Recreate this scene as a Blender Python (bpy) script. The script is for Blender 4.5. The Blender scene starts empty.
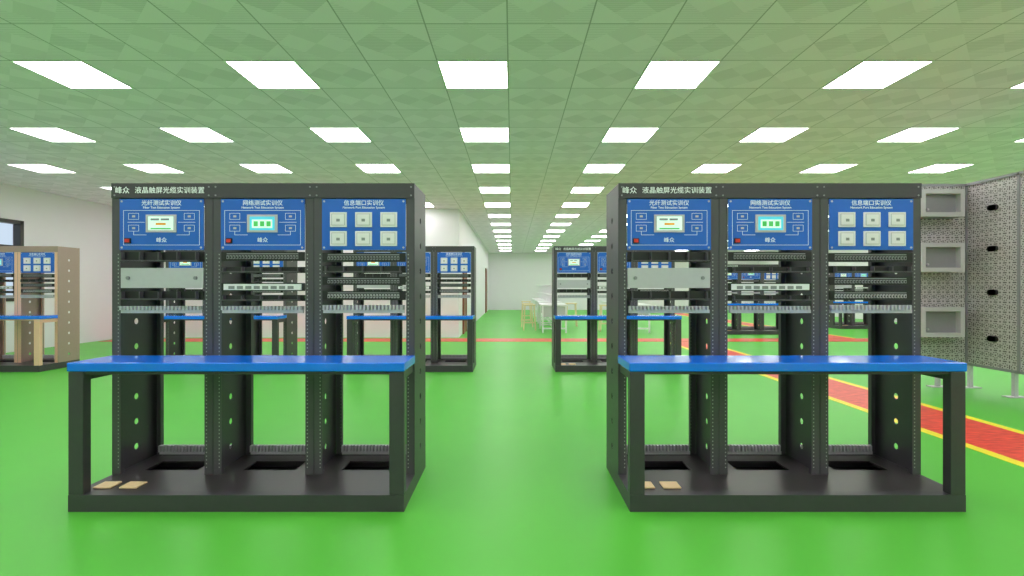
import bpy, math, bmesh
from mathutils import Vector
S=bpy.context.scene
try:
    S.view_settings.view_transform='Standard'
except Exception: pass
S.view_settings.look='None' if hasattr(S.view_settings,'look') else 'None'

# ---------------- materials ----------------
def mat(name,col,rough=.5,metal=0.,emit=0.,spec=None,noise=0.,nscale=30.,coat=0):
    m=bpy.data.materials.new(name); m.use_nodes=True
    nt=m.node_tree; b=nt.nodes['Principled BSDF']
    b.inputs['Base Color'].default_value=(*col,1)
    b.inputs['Roughness'].default_value=rough
    b.inputs['Metallic'].default_value=metal
    if coat: b.inputs['Coat Weight'].default_value=coat; b.inputs['Coat Roughness'].default_value=.04
    if spec is not None: b.inputs['Specular IOR Level'].default_value=spec
    if emit:
        b.inputs['Emission Color'].default_value=(*col,1); b.inputs['Emission Strength'].default_value=emit
    if noise:
        tc=nt.nodes.new('ShaderNodeTexCoord'); n=nt.nodes.new('ShaderNodeTexNoise'); n.inputs['Scale'].default_value=nscale
        n.inputs['Detail'].default_value=4
        nt.links.new(tc.outputs['Object'],n.inputs['Vector'])
        mx=nt.nodes.new('ShaderNodeMix'); mx.data_type='RGBA'
        mx.inputs[6].default_value=(*[c*(1-noise) for c in col],1); mx.inputs[7].default_value=(*[min(1,c*(1+noise)) for c in col],1)
        nt.links.new(n.outputs['Fac'],mx.inputs[0]); nt.links.new(mx.outputs[2],b.inputs['Base Color'])
    return m
class NB:
    def __init__(s,m): s.nt=m.node_tree
    def m(s,op,a,b=None,c=None):
        n=s.nt.nodes.new('ShaderNodeMath'); n.operation=op
        for i,v in enumerate((a,b,c)):
            if v is None: continue
            if isinstance(v,(int,float)): n.inputs[i].default_value=v
            else: s.nt.links.new(v,n.inputs[i])
        return n.outputs[0]
    def xyz(s):
        t=s.nt.nodes.new('ShaderNodeTexCoord'); x=s.nt.nodes.new('ShaderNodeSeparateXYZ')
        s.nt.links.new(t.outputs['Object'],x.inputs[0]); return x.outputs
    def mix(s,f,a,b):
        n=s.nt.nodes.new('ShaderNodeMix'); n.data_type='RGBA'
        s.nt.links.new(f,n.inputs[0])
        for i,v in ((6,a),(7,b)):
            if isinstance(v,tuple): n.inputs[i].default_value=(*v,1)
            else: s.nt.links.new(v,n.inputs[i])
        return n.outputs[2]

M_frame=mat('rack_dark_grey_steel',(.062,.053,.066),.42,.12,noise=.08)
M_frame2=mat('rack_flange_steel',(.090,.078,.094),.40,.12,noise=.06)
M_salmon=mat('rack_salmon_steel',(.90,.52,.40),.4,.0,noise=.04)
M_warm=mat('rack_warm_grey_steel',(.42,.28,.26),.4,.1,noise=.06)
M_deck=mat('deck_black_steel',(.048,.038,.043),.34,.1,noise=.1)
M_black=mat('black_plastic',(.012,.011,.013),.4)
M_blue=mat('blue_panel_paint',(.012,.13,.66),.38,noise=.04)
M_bluetop=mat('blue_laminate',(.004,.19,1.0),.2,noise=.0,coat=.25)
M_white=mat('white_plastic',(.92,.83,.92),.4)
M_ink=mat('white_ink',(.9,.92,.95),.6,emit=.15)
M_lgrey=mat('light_grey_metal',(.58,.53,.60),.4,.1,noise=.05)
M_mgrey=mat('mid_grey_metal',(.30,.28,.32),.4,.2,noise=.05)
M_port=mat('port_silver',(.50,.48,.52),.3,.5)
M_hole=mat('rail_hole_bright',(.38,.38,.38),.5)
M_screen=mat('lcd_screen',(.72,.88,.85),.2,emit=.5)
M_screenb=mat('lcd_cyan',(.10,.55,.75),.2,emit=.5)
M_green=mat('lcd_green',(.08,.5,.12),.3,emit=.3)
M_orange=mat('lcd_orange',(.8,.35,.05),.3,emit=.3)
M_red=mat('red_switch',(.75,.03,.02),.35)
M_tan=mat('beige_pad',(.92,.64,.38),.6,noise=.05)
M_wall=mat('wall_paint',(.88,.80,.89),.7,noise=.015,nscale=4)
M_wood=mat('stool_wood',(.85,.66,.44),.5,noise=.10)
M_door=mat('door_brown_wood',(.24,.06,.03),.45,noise=.15)
M_winf=mat('window_frame_dark',(.05,.04,.04),.4)
M_wpaint=mat('workbench_white',(.88,.82,.90),.35)
M_gl=mat('light_panel_emitter',(1,.985,.995),.5,emit=9.8)
M_trim=mat('light_panel_trim',(.8,.8,.8),.5)

# floor
M_floor=mat('floor_green_epoxy',(.09,.50,.05),.40,spec=.36)
nb=NB(M_floor); nt=M_floor.node_tree
tc=nt.nodes.new('ShaderNodeTexCoord'); nz=nt.nodes.new('ShaderNodeTexNoise'); nz.inputs['Scale'].default_value=.9; nz.inputs['Detail'].default_value=3
nt.links.new(tc.outputs['Object'],nz.inputs['Vector'])
nt.links.new(nb.mix(nz.outputs['Fac'],(.090,.47,.040),(.120,.54,.055)),nt.nodes['Principled BSDF'].inputs['Base Color'])
# red strip
M_strip=mat('red_walkway_paint',(.75,.03,.02),.35)
nb=NB(M_strip); nt=M_strip.node_tree
tc=nt.nodes.new('ShaderNodeTexCoord'); mp=nt.nodes.new('ShaderNodeMapping'); mp.inputs['Scale'].default_value=(6,30,6)
nz=nt.nodes.new('ShaderNodeTexNoise'); nz.inputs['Scale'].default_value=1.5; nz.inputs['Detail'].default_value=5
nt.links.new(tc.outputs['Object'],mp.inputs[0]); nt.links.new(mp.outputs[0],nz.inputs['Vector'])
nt.links.new(nb.mix(nb.m('MULTIPLY_ADD',nz.outputs['Fac'],3,-1),(.60,.014,.014),(1.0,.09,.06)),nt.nodes['Principled BSDF'].inputs['Base Color'])
M_yel=mat('yellow_line_paint',(.95,.78,.03),.4)

# ceiling
M_ceil=mat('ceiling_perforated_tile',(.7,.7,.7),.7)
nb=NB(M_ceil); o=nb.xyz()
pu=nb.m('DIVIDE',nb.m('ADD',o[0],60.634),.6); pv=nb.m('DIVIDE',nb.m('ADD',o[1],60-4.32),.6)
u=nb.m('FRACT',pu); v=nb.m('FRACT',pv)
du=nb.m('ABSOLUTE',nb.m('SUBTRACT',u,.5)); dv=nb.m('ABSOLUTE',nb.m('SUBTRACT',v,.5))
seam=nb.m('GREATER_THAN',nb.m('MAXIMUM',du,dv),.491)
par=nb.m('MODULO',nb.m('ADD',nb.m('FLOOR',pu),nb.m('FLOOR',pv)),2)
dia=nb.m('LESS_THAN',nb.m('ADD',du,dv),.5)
sect=nb.m('GREATER_THAN',du,dv)
xor=nb.m('ABSOLUTE',nb.m('SUBTRACT',dia,par))
reg=nb.m('ABSOLUTE',nb.m('SUBTRACT',sect,par))
reg2=nb.m('MULTIPLY',reg,dia)
line=nb.m('GREATER_THAN',nb.m('SINE',nb.m('MULTIPLY',v,2*math.pi*24)),.3)
lx=nb.m('MULTIPLY',nb.m('MULTIPLY',line,xor),.26)
c0=nb.mix(reg2,(.66,.55,.66),(.60,.50,.60))
c1=nb.mix(lx,c0,(.25,.21,.25))
c2=nb.mix(nb.m('MULTIPLY',seam,.6),c1,(.14,.12,.13))
pb=M_ceil.node_tree.nodes['Principled BSDF']
M_ceil.node_tree.links.new(c2,pb.inputs['Base Color'])
# faint emission added to plain tiles as fill light for ceiling and room
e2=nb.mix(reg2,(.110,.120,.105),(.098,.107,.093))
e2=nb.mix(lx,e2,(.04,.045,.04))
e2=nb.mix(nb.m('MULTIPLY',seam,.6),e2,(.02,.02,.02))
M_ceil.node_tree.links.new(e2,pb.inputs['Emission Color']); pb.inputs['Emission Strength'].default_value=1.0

# pegboard
def peg(name,ax):
    m=mat(name,(.45,.44,.43),.45,.2); nb=NB(m); o=nb.xyz()
    a=nb.m('SUBTRACT',nb.m('FRACT',nb.m('DIVIDE',nb.m('ADD',o[ax],50),.11)),.5); b=nb.m('SUBTRACT',nb.m('FRACT',nb.m('DIVIDE',nb.m('ADD',o[2],50),.11)),.5)
    r=nb.m('SQRT',nb.m('ADD',nb.m('MULTIPLY',a,a),nb.m('MULTIPLY',b,b)))
    dot=nb.m('LESS_THAN',r,.09)
    ring=nb.m('LESS_THAN',nb.m('ABSOLUTE',nb.m('SUBTRACT',r,.3)),.06)
    ang=nb.m('SINE',nb.m('MULTIPLY',nb.m('ARCTAN2',b,a),8))
    ring=nb.m('MULTIPLY',ring,nb.m('GREATER_THAN',ang,0))
    aa=nb.m('ABSOLUTE',a); bb=nb.m('ABSOLUTE',b)
    cr=nb.m('GREATER_THAN',nb.m('MINIMUM',aa,bb),.42)
    sl=nb.m('MULTIPLY',nb.m('GREATER_THAN',nb.m('MAXIMUM',aa,bb),.44),nb.m('LESS_THAN',nb.m('MINIMUM',aa,bb),.2))
    f=nb.m('MAXIMUM',nb.m('MAXIMUM',dot,ring),nb.m('MAXIMUM',cr,sl))
    m.node_tree.links.new(nb.mix(f,(.58,.52,.56),(.13,.11,.12)),m.node_tree.nodes['Principled BSDF'].inputs['Base Color'])
    return m
M_pegY=peg('perforated_steel_side',1); M_pegX=peg('perforated_steel_front',0)

# ---------------- mesh builder ----------------
class MB:
    def __init__(s): s.v=[];s.f=[];s.mi=[];s.mats=[]
    def mid(s,m):
        if m not in s.mats: s.mats.append(m)
        return s.mats.index(m)
    def face(s,pts,m):
        n=len(s.v); s.v+= [tuple(p) for p in pts]; s.f.append(tuple(range(n,n+len(pts)))); s.mi.append(s.mid(m))
    def box(s,x0,x1,y0,y1,z0,z1,m):
        n=len(s.v)
        s.v+=[(x0,y0,z0),(x1,y0,z0),(x1,y1,z0),(x0,y1,z0),(x0,y0,z1),(x1,y0,z1),(x1,y1,z1),(x0,y1,z1)]
        k=s.mid(m)
        for q in ((0,3,2,1),(4,5,6,7),(0,1,5,4),(1,2,6,5),(2,3,7,6),(3,0,4,7)):
            s.f.append(tuple(n+i for i in q)); s.mi.append(k)
    def cyl(s,c,r,h,axis,m,seg=12,r2=None):
        r2=r if r2 is None else r2
        k=s.mid(m); n=len(s.v)
        for t,rr in ((0,r),(h,r2)):
            for i in range(seg):
                a=2*math.pi*i/seg; p=(rr*math.cos(a),rr*math.sin(a))
                if axis=='z': q=(c[0]+p[0],c[1]+p[1],c[2]+t)
                elif axis=='y': q=(c[0]+p[0],c[1]+t,c[2]+p[1])
                else: q=(c[0]+t,c[1]+p[0],c[2]+p[1])
                s.v.append(q)
        for i in range(seg):
            j=(i+1)%seg; s.f.append((n+i,n+j,n+seg+j,n+seg+i)); s.mi.append(k)
        s.f.append(tuple(n+i for i in range(seg))[::-1]); s.mi.append(k)
        s.f.append(tuple(n+seg+i for i in range(seg))); s.mi.append(k)
    def holesheet(s,x,y0,y1,z0,z1,t,holes,r,yc,m,seg=16):
        # perforated sheet in YZ plane with real holes and thickness
        def sheet(xx):
            zc=z0
            for h in holes:
                a=h-.04;b=h+.04
                s.face([(xx,y0,zc),(xx,y1,zc),(xx,y1,a),(xx,y0,a)],m)
                s.face([(xx,y0,a),(xx,yc-.04,a),(xx,yc-.04,b),(xx,y0,b)],m)
                s.face([(xx,yc+.04,a),(xx,y1,a),(xx,y1,b),(xx,yc+.04,b)],m)
                for i in range(seg):
                    a0=2*math.pi*i/seg;a1=2*math.pi*(i+1)/seg
                    def sq(an):
                        c,sn=math.cos(an),math.sin(an); k=.04/max(abs(c),abs(sn)); return (xx,yc+c*k,h+sn*k)
                    s.face([(xx,yc+r*math.cos(a0),h+r*math.sin(a0)),sq(a0),sq(a1),(xx,yc+r*math.cos(a1),h+r*math.sin(a1))],m)
                zc=b
            s.face([(xx,y0,zc),(xx,y1,zc),(xx,y1,z1),(xx,y0,z1)],m)
        sheet(x-t/2); sheet(x+t/2)
        for h in holes:
            for i in range(seg):
                a0=2*math.pi*i/seg;a1=2*math.pi*(i+1)/seg
                s.face([(x-t/2,yc+r*math.cos(a0),h+r*math.sin(a0)),(x+t/2,yc+r*math.cos(a0),h+r*math.sin(a0)),(x+t/2,yc+r*math.cos(a1),h+r*math.sin(a1)),(x-t/2,yc+r*math.cos(a1),h+r*math.sin(a1))],m)
        for yy in (y0,y1):
            s.face([(x-t/2,yy,z0),(x+t/2,yy,z0),(x+t/2,yy,z1),(x-t/2,yy,z1)],m)
    def mesh(s,name):
        me=bpy.data.meshes.new(name); me.from_pydata(s.v,[],s.f)
        for m in s.mats: me.materials.append(m)
        for p,k in zip(me.polygons,s.mi): p.material_index=k
        me.update(); return me
    def obj(s,name,bevel=0):
        return mkobj(name,s.mesh(name),bevel)
def mkobj(name,data,bevel=0,parent=None,loc=None):
    o=bpy.data.objects.new(name,data); S.collection.objects.link(o)
    if bevel:
        b=o.modifiers.new('bevel','BEVEL'); b.width=bevel; b.segments=2; b.limit_method='ANGLE'
    if parent: o.parent=parent
    if loc: o.location=loc
    return o

# ---------------- rack unit ----------------
parts=[] # (name,data,bevel,loc,rot)
RF=.302
zz=lambda y:1.2+(288-y)/168.
# base
b=MB()
b.box(0,1.8,0,.05,0,.09,M_frame); b.box(0,.04,.05,.685,0,.09,M_frame); b.box(1.76,1.8,.05,.685,0,.09,M_frame); b.box(.04,1.76,.645,.685,0,.09,M_frame)
b.box(.04,1.76,.05,.38,.08,.09,M_deck)
hy0,hy1=.38,.54
xs=[.04]
for i in range(3): xs+= [i*.6+.14,i*.6+.46]
xs.append(1.76)
for i in range(0,8,2): b.box(xs[i],xs[i+1],hy0,hy1,.08,.09,M_deck)
b.box(.04,1.76,hy1,.645,.08,.09,M_deck)
b.box(.04,1.76,.05,.645,.01,.015,M_black)
parts.append(('base_platform',b.mesh('base_platform'),0,None,None))
b=MB()
for x in (0,1.72): 
    b.box(x,x+.08,.0,.055,.09,.75,M_frame)
    b.box(x+.01,x+.07,.055,.30,.70,.75,M_frame)
b.box(.08,1.72,.01,.05,.735,.75,M_frame)
parts.append(('table_legs',b.mesh('table_legs'),.004,None,None))
b=MB(); b.box(-.004,1.804,-.006,.30,.752,.80,M_bluetop)
parts.append(('worktop',b.mesh('worktop'),.006,None,None))
# rack frame
b=MB()
holes=[.2+.158*i for i in range(10)]
for x in (.003,.6,1.2,1.797):
    b.holesheet(x,RF,.685,.09,1.82,.005,holes,.0195,.495,M_frame)
for i in range(3):
    x0=i*.6
    for a,c,e in ((x0+.004,x0+.05,x0+.047),(x0+.55,x0+.596,x0+.55)):
        b.box(a,c,RF,RF+.004,.09,1.82,M_frame2)
        b.box(e,e+.003,RF+.004,RF+.03,.09,1.82,M_frame)
        b.box(a,c,.678,.682,.09,1.82,M_frame2)
        b.box(e,e+.003,.65,.678,.09,1.82,M_frame)
    b.box(x0+.05,x0+.55,.66,.682,.09,.105,M_frame)
    b.box(x0+.05,x0+.55,.66,.682,1.76,1.82,M_frame)
    b.box(x0+.004,x0+.596,.31,.67,1.812,1.82,M_frame)
b.box(0,1.8,RF-.006,RF+.002,1.735,1.822,M_frame)
parts.append(('rack_frame',b.mesh('rack_frame'),0,None,None))
# rail hole marks + bolts
b=MB()
for i in range(3):
    x0=i*.6
    for xc in (x0+.038,x0+.562):
        z=.13
        while z<1.40:
            b.box(xc-.003,xc+.003,RF-.0006,RF,z,z+.007,M_hole); 
            b.box(xc-.003,xc+.003,.6774,.678,z,z+.007,M_hole)
            z+=.0222
for x in (.02,.58,.62,1.18,1.22,1.78):
    for z in (1.75,1.80): b.cyl((x,RF-.009,z),.005,.003,'y',M_mgrey,8)
parts.append(('rail_holes_and_bolts',b.mesh('rail_holes'),0,None,None))
# panels
YP=RF-.008
def line(b,x0,z0,x1,z1,w=.002,m=M_ink):
    b.box(min(x0,x1)-w/2,max(x0,x1)+w/2,YP-.0008,YP,min(z0,z1)-w/2,max(z0,z1)+w/2,m)
def rect(b,x0,x1,z0,z1,w=.002):
    line(b,x0,z0,x1,z0,w);line(b,x0,z1,x1,z1,w);line(b,x0,z0,x0,z1,w);line(b,x1,z0,x1,z1,w)
for i in range(3):
    b=MB(); x0=i*.6; cx=x0+.3
    b.box(x0+.052,x0+.548,YP,RF,1.426,1.728,M_blue)
    for sx in (x0+.065,x0+.535):
        for sz in (1.44,1.714): b.cyl((sx,YP-.003,sz),.006,.003,'y',M_lgrey,10)
    if i<2:
        rect(b,x0+.075,x0+.525,1.455,1.66,.0018)
        # screen
        b.box(cx-.090,cx+.090,YP-.006,YP,1.53,1.635,M_lgrey)
        b.box(cx-.074,cx+.074,YP-.007,YP-.006,1.542,1.623,M_screen if i==0 else M_screenb)
        if i==0:
            for k,(ax,bx,mm) in enumerate(((-.06,-.01,M_mgrey),(.0,.05,M_mgrey),(-.06,.06,M_green))):
                b.box(cx+ax,cx+bx,YP-.0076,YP-.007,(1.6,1.6,1.548)[k],(1.612,1.612,1.556)[k],mm)
            b.box(cx-.03,cx+.03,YP-.0076,YP-.007,1.572,1.586,M_orange)
        else:
            b.box(cx-.06,cx+.06,YP-.0076,YP-.007,1.555,1.605,M_screen)
            for k in range(3): b.box(cx-.05+k*.038,cx-.025+k*.038,YP-.0082,YP-.0076,1.565,1.595,M_green)
        for sx in (-1,1):
            for zc in (1.625,1.555):
                xc=cx+sx*.165
                rect(b,xc-.03,xc+.03,zc-.018,zc+.018,.0016)
                b.box(xc-.009,xc+.009,YP-.001,YP,zc-.006,zc+.006,M_lgrey)
            line(b,cx+sx*.10,1.59,cx+sx*.20,1.59)
            line(b,cx+sx*.165,1.515,cx+sx*.165,1.537)
            line(b,cx+sx*.165,1.515,cx+sx*.09,1.515)
        b.box(x0+.085,x0+.12,YP-.008,YP,1.465,1.495,M_black); b.box(x0+.09,x0+.115,YP-.013,YP-.008,1.47,1.49,M_red)
    else:
        for c in (-1,0,1):
            for r,zc in enumerate((1.605,1.493)):
                xc=cx+c*.149
                b.box(xc-.049,xc+.049,YP-.008,YP,zc-.044,zc+.044,M_white)
                b.box(xc-.040,xc+.040,YP-.010,YP-.008,zc-.035,zc+.035,M_lgrey)
                b.box(xc-.036,xc+.036,YP-.012,YP-.010,zc-.031,zc+.031,M_white)
                b.box(xc-.010,xc+.010,YP-.013,YP-.012,zc-.012,zc+.004,M_mgrey)
    parts.append(('control_panel_%d'%(i+1) if i<2 else 'socket_panel',b.mesh('panel'),0,None,None))
# equipment
def comb(b,x0,x1,y0,z0,z1):
    b.box(x0,x1,y0,y0+.02,z0,z0+.02,M_lgrey); b.box(x0,x1,y0+.012,y0+.02,z0+.02,z1,M_mgrey)
    n=22; w=(x1-x0)/n
    for k in range(n): b.box(x0+k*w,x0+k*w+w*.5,y0-.012,y0+.012,z0+.018,z1,M_lgrey)
def patch(b,x0,z0,z1,n=12,deep=.05,body=M_black,port=M_port,y=RF-.004):
    b.box(x0+.052,x0+.548,y,y+.006,z0,z1,body)
    b.box(x0+.075,x0+.525,y+.006,y+deep,z0+.004,z1-.004,body)
    w=.43/n; h=z1-z0
    for k in range(n):
        xx=x0+.085+k*w
        b.box(xx,xx+w*.68,y-.003,y,z0+h*.22,z0+h*.62,port)
        b.box(xx+w*.15,xx+w*.53,y-.0036,y-.003,z0+h*.28,z0+h*.52,M_black)
    b.box(x0+.085,x0+.51,y-.001,y,z0+h*.74,z0+h*.84,M_mgrey)
def rail(b,x0,z0,z1):
    b.box(x0+.052,x0+.548,RF-.004,RF+.004,z0,z1,M_black)
    b.box(x0+.07,x0+.53,RF-.035,RF-.028,z0+.003,z0+.010,M_frame2)
    for k in range(5): b.box(x0+.075+k*.11,x0+.081+k*.11,RF-.035,RF-.004,z0+.003,z1-.003,M_frame2)
b=MB()
rail(b,0,zz(262),zz(252))
b.box(.055,.545,RF-.004,RF+.002,zz(288),zz(268),M_lgrey); b.box(.08,.52,RF+.002,RF+.22,zz(288)+.004,zz(268)-.004,M_lgrey)
for k in range(2): b.cyl((.1+.4*k,RF-.012,zz(278)),.011,.008,'y',M_mgrey,12)
rail(b,0,zz(300),zz(291))
comb(b,.06,.54,RF-.01,zz(313),zz(306))
parts.append(('fiber_box_and_cable_managers',b.mesh('equip1'),0,None,None))
b=MB()
patch(b,.6,zz(261),zz(252),24,port=M_mgrey)
rail(b,.6,zz(273),zz(267))
b.box(.67,1.13,RF-.012,RF+.15,zz(290),zz(284),M_wpaint)
b.box(.652,1.148,RF-.004,RF+.002,zz(291),zz(283),M_black)
for k in range(8): b.box(.70+k*.05,.735+k*.05,RF-.014,RF-.012,zz(289),zz(286),M_mgrey)
rail(b,.6,zz(301),zz(295))
comb(b,.66,1.14,RF-.01,zz(313),zz(306))
parts.append(('network_switch_and_patch_panels',b.mesh('equip2'),0,None,None))
b=MB()
patch(b,1.2,zz(262),zz(253),24,port=M_mgrey); rail(b,1.2,zz(273),zz(266))
patch(b,1.2,zz(285),zz(277),24,port=M_mgrey); patch(b,1.2,zz(300),zz(291),24,port=M_lgrey)
comb(b,1.26,1.74,RF-.01,zz(313),zz(305))
parts.append(('patch_panel_stack',b.mesh('equip3'),0,None,None))
b=MB()
for i in range(3): comb(b,i*.6+.06,i*.6+.54,.625,.105,.165)
parts.append(('bottom_cable_managers',b.mesh('combs'),0,None,None))
b=MB()
for x in (.06,.205):
    b.box(x,x+.10,.085,.175,.09,.10,M_tan)
parts.append(('beige_pads',b.mesh('pads'),.008,None,None))
# texts
def text(body,size,x,z,align='CENTER',bold=0.0,y=YP-.0004,sx=1):
    c=bpy.data.curves.new('label','FONT'); c.body=body; c.size=size; c.align_x=align; c.align_y='CENTER'; c.extrude=.0004; c.offset=bold
    c.materials.append(M_ink)
    parts.append(('label_text',c,0,(x,y,z),(math.pi/2,0,0)))
text('液晶触屏光缆实训装置',.0415,.140,1.778,'LEFT',.0,RF-.0066)
text('峰众',.044,.022,1.778,'LEFT',.0,RF-.0066)
for i,(t,s2) in enumerate((('光纤测试实训仪','Fiber Test Education System'),('网络测试实训仪','Network Test Education System'),('信息端口实训仪','Network Port Education System'))):
    text(t,.034,i*.6+.3,1.703); text(s2,.019,i*.6+.3,1.677)
    if i<2: text('峰众',.032,i*.6+.3,1.483)

def unit(x,y,warm=False):
    e=bpy.data.objects.new('network_training_rack',None); S.collection.objects.link(e); e.location=(x,y,0)
    for n,d,bv,loc,rot in parts:
        o=mkobj(n,d,bv,e)
        if loc: o.location=loc
        if rot: o.rotation_euler=rot
        if warm and n in ('rack_frame','table_legs'):
            for sl in o.material_slots:
                mm=sl.material; sl.link='OBJECT'
                sl.material=M_salmon if (mm==M_frame2 or n=='table_legs') else M_warm
    return e
for x,y in ((-2.379,2.743),(.632,2.743),(-2.36,7.31),(.62,7.31),(-8.55,7.31),(-5.15,7.31),(5.4,13.2),(9.6,15.0)):
    unit(x,y,x==-8.55)

# ---------------- room ----------------
XL,XR,YB,YF,ZC=-9.36,13.5,-4.0,28.0,3.12
b=MB(); b.box(XL-.2,XR+.2,YB-.2,YF+.2,-.1,0,M_floor); b.obj('floor')
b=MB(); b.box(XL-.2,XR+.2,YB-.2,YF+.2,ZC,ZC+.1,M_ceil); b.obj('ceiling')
b=MB(); b.box(-1.29,XR+.2,YF,YF+.2,0,ZC,M_wall); b.obj('wall_far')
b=MB(); b.box(XL-.2,XR+.2,YB-.2,YB,0,ZC,M_wall); b.obj('wall_back')
b=MB(); b.box(XR,XR+.2,YB,YF,0,ZC,M_wall); b.obj('wall_right')
wy0,wy1,wz0,wz1=6.9,9.8,.95,2.48
b=MB(); b.box(XL-.2,XL,YB,wy0,0,ZC,M_wall); b.box(XL-.2,XL,wy1,12.4,0,ZC,M_wall); b.box(XL-.2,XL,wy0,wy1,0,wz0,M_wall); b.box(XL-.2,XL,wy0,wy1,wz1,ZC,M_wall); b.obj('wall_left')
b=MB(); b.box(XL-.2,-1.29,12.4,12.6,0,ZC,M_wall); b.obj('wall_partition')
b=MB(); b.box(-1.49,-1.29,12.6,YF,0,ZC,M_wall); b.obj('wall_corridor')
b=MB()
for a,c in ((wz0,wz0+.07),(wz1-.07,wz1),(1.95,2.0)): b.box(XL-.12,XL+.02,wy0,wy1,a,c,M_winf)
for yy in (wy0,wy0+.95,wy0+1.9,wy1-.07): b.box(XL-.12,XL+.02,yy,yy+.07,wz0,wz1,M_winf)
b.obj('window_1')
for n,(a,c) in enumerate(((13.3,14.2),(24.6,25.6))):
    b=MB(); W=-1.288; b.box(W,W+.04,a,a+.09,0,2.15,M_door); b.box(W,W+.04,c-.09,c,0,2.15,M_door); b.box(W,W+.04,a,c,2.06,2.15,M_door)
    b.box(W,W+.025,a+.09,c-.09,0,2.06,M_door); b.cyl((W+.025,c-.18,1.0),.02,.05,'x',M_lgrey)
    b.obj('door_%d'%(n+1))
# floor lines
b=MB()
def stripe(x0,x1,y0,y1,along):
    w=.09
    if along=='y':
        b.box(x0+w,x1-w,y0,y1,0,.003,M_strip); b.box(x0,x0+w,y0,y1,0,.003,M_yel); b.box(x1-w,x1,y0,y1,0,.003,M_yel)
    else:
        b.box(x0,x1,y0+w,y1-w,0,.003,M_strip); b.box(x0,x1,y0,y0+w,0,.003,M_yel); b.box(x0,x1,y1-w,y1,0,.003,M_yel)
stripe(3.42,4.27,-3.5,11.4,'y'); stripe(7.4,8.2,12.2,27,'y')
b.box(XL+.1,12,11.45,12.15,0,.0034,M_strip)
b.obj('floor_marking')

# ceiling lights
lm=MB(); lm.box(.012,.588,.012,.588,-.004,.0,M_gl)
for q in ((0,.6,0,.012),(0,.6,.588,.6),(0,.012,.012,.588),(.588,.6,.012,.588)): lm.box(*q,-.006,0,M_trim)
lme=lm.mesh('ceiling_light_panel')
for i in range(-4,8):
    for j in range(-4,13):
        x=-.634+1.8*i; y=4.32+1.8*j
        if x<XL+.1 or x+.6>XR or y<YB or y+.6>YF: continue
        if y>11.9 and x<-1.3: continue
        mkobj('ceiling_light_panel',lme,0,None,(x,y,ZC))

# ---------------- perforated steel wall ----------------
e=bpy.data.objects.new('perforated_training_wall',None); S.collection.objects.link(e)
def child(b,n,par,bev=0):
    o=b.obj(n,bev); o.parent=par; return o
X1=5.5; zt,zb=2.43,.30
b=MB(); b.box(X1,X1+.05,4.3,6.2,zb,zt,M_pegY); child(b,'side_panel',e)
b=MB(); b.box(4.75,X1,6.2,6.25,zb,zt,M_pegX); child(b,'front_panel',e)
b=MB()
for y in (4.3,4.92,5.55,6.19): b.box(X1-.015,X1+.055,y-.012,y+.012,zb-.02,zt+.03,M_mgrey)
b.box(X1-.015,X1+.055,4.3,6.2,zt,zt+.03,M_mgrey); b.box(X1-.015,X1+.055,4.3,6.2,zb-.03,zb,M_mgrey); b.box(4.75,X1,6.19,6.26,zt,zt+.03,M_mgrey)
for p in ((X1,4.35),(X1,5.0),(X1,5.6),(X1,6.15),(4.8,6.2),(5.15,6.2)):
    b.box(p[0],p[0]+.04,p[1],p[1]+.04,0,zb,M_lgrey)
    b.box(p[0]-.08,p[0]+.12,p[1]-.03,p[1]+.07,0,.01,M_lgrey)
child(b,'frame_and_legs',e)
b=MB()
for y in (5.2,5.85):
    for z in (.62,1.15,1.65,2.12):
        for k in range(5): b.cyl((X1-.02,y-.03+k*.015,z),.032,.02,'x',M_black,16)
child(b,'cable_ports',e)
for yt,yb in ((190,217),(243,272),(307,337)):
    b=MB(); s=6.05/512
    z1=1.2+(288-yt)*s; z0=1.2+(288-yb)*s; xa=4.80; xb=5.31
    b.box(xa,xb,6.07,6.2,z0,z1,M_mgrey)
    w=.05
    for q in ((xa,xb,z0,z0+w),(xa,xb,z1-w,z1),(xa,xa+w,z0+w,z1-w),(xb-w,xb,z0+w,z1-w)): b.box(q[0],q[1],6.0,6.07,q[2],q[3],M_lgrey)
    b.cyl((xa+.12,6.05,z0+.09),.012,.02,'y',M_lgrey)
    child(b,'wall_box',e)

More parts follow.
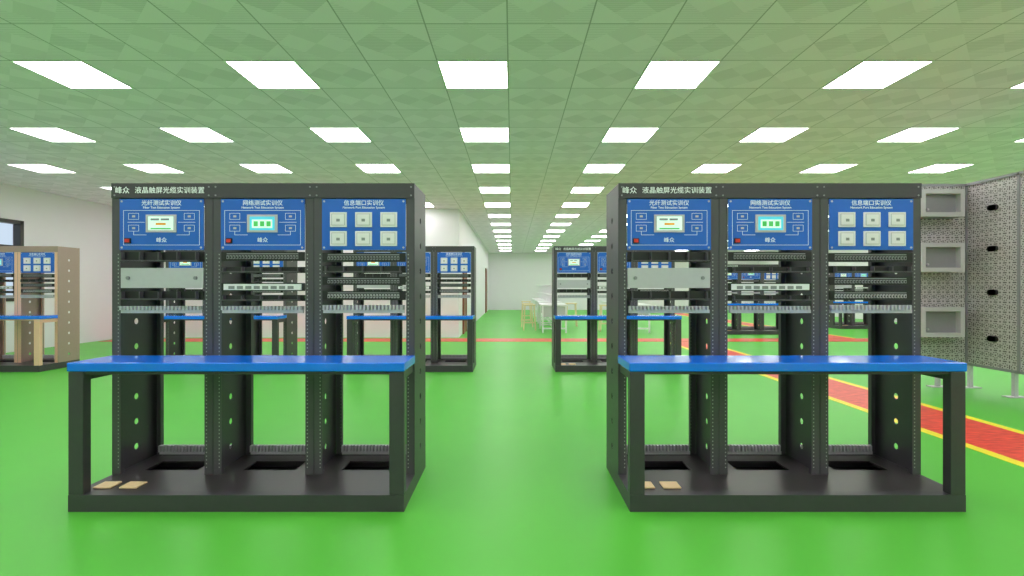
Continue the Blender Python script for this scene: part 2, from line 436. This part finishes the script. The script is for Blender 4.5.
# ---------------- workbenches and stools ----------------
def bench(x,y):
    e=bpy.data.objects.new('lab_workbench',None); S.collection.objects.link(e); e.location=(x,y,0)
    b=MB(); b.box(0,.7,0,1.5,.72,.76,M_wpaint); o=child(b,'top',e,.004)
    b=MB()
    for a in (.02,.64):
        for c in (.03,1.43): b.box(a,a+.04,c,c+.04,0,.72,M_wpaint)
    b.box(.04,.66,.04,.06,.1,.14,M_wpaint); b.box(.04,.66,1.44,1.46,.1,.14,M_wpaint); b.box(.34,.38,.05,1.45,.1,.14,M_wpaint)
    for c in (.03,.72,1.43): b.box(.33,.37,c,c+.04,.76,1.3,M_wpaint)
    b.box(.22,.48,.0,1.5,1.0,1.02,M_wpaint); b.box(.22,.48,.0,1.5,1.28,1.30,M_wpaint)
    b.box(.06,.64,.06,.10,.42,.70,M_lgrey)
    child(b,'frame_and_shelves',e)
def stool(x,y):
    e=bpy.data.objects.new('wooden_stool',None); S.collection.objects.link(e); e.location=(x,y,0)
    b=MB(); b.box(-.17,.17,-.13,.13,.70,.735,M_wood); child(b,'seat',e,.01)
    b=MB()
    for sx in (-1,1):
        for sy in (-1,1):
            t=(sx*.13,sy*.10); bo=(sx*.17,sy*.14); w=.016
            n=len(b.v)
            for (px,py),z in ((bo,0),(t,.70)):
                b.v+= [(px-w,py-w,z),(px+w,py-w,z),(px+w,py+w,z),(px-w,py+w,z)]
            k=b.mid(M_wood)
            for q in ((0,1,5,4),(1,2,6,5),(2,3,7,6),(3,0,4,7),(0,3,2,1),(4,5,6,7)): b.f.append(tuple(n+i for i in q)); b.mi.append(k)
    b.box(-.16,.16,-.125,-.11,.2,.23,M_wood); b.box(-.16,.16,.11,.125,.2,.23,M_wood); b.box(-.155,-.14,-.12,.12,.3,.33,M_wood); b.box(.14,.155,-.12,.12,.3,.33,M_wood)
    child(b,'legs',e)
for x,y in ((.78,13.6),(.85,15.9),(.85,18.2),(.85,20.5),(3.0,13.6),(3.0,15.9)): bench(x,y)
for x,y in ((.5,14.6),(.47,15.8),(.5,18.2),(1.85,16.0),(2.6,14.2)): stool(x,y)

# ---------------- world & camera ----------------
w=bpy.data.worlds.new('World'); S.world=w; w.use_nodes=True
w.node_tree.nodes['Background'].inputs[0].default_value=(.62,.75,.9,1); w.node_tree.nodes['Background'].inputs[1].default_value=1.0
cd=bpy.data.cameras.new('Camera'); cd.lens=18; cd.sensor_width=36; cd.clip_start=.05
cam=bpy.data.objects.new('Camera',cd); S.collection.objects.link(cam); cam.location=(0,0,1.2); cam.rotation_euler=(math.pi/2,0,0)
S.camera=cam
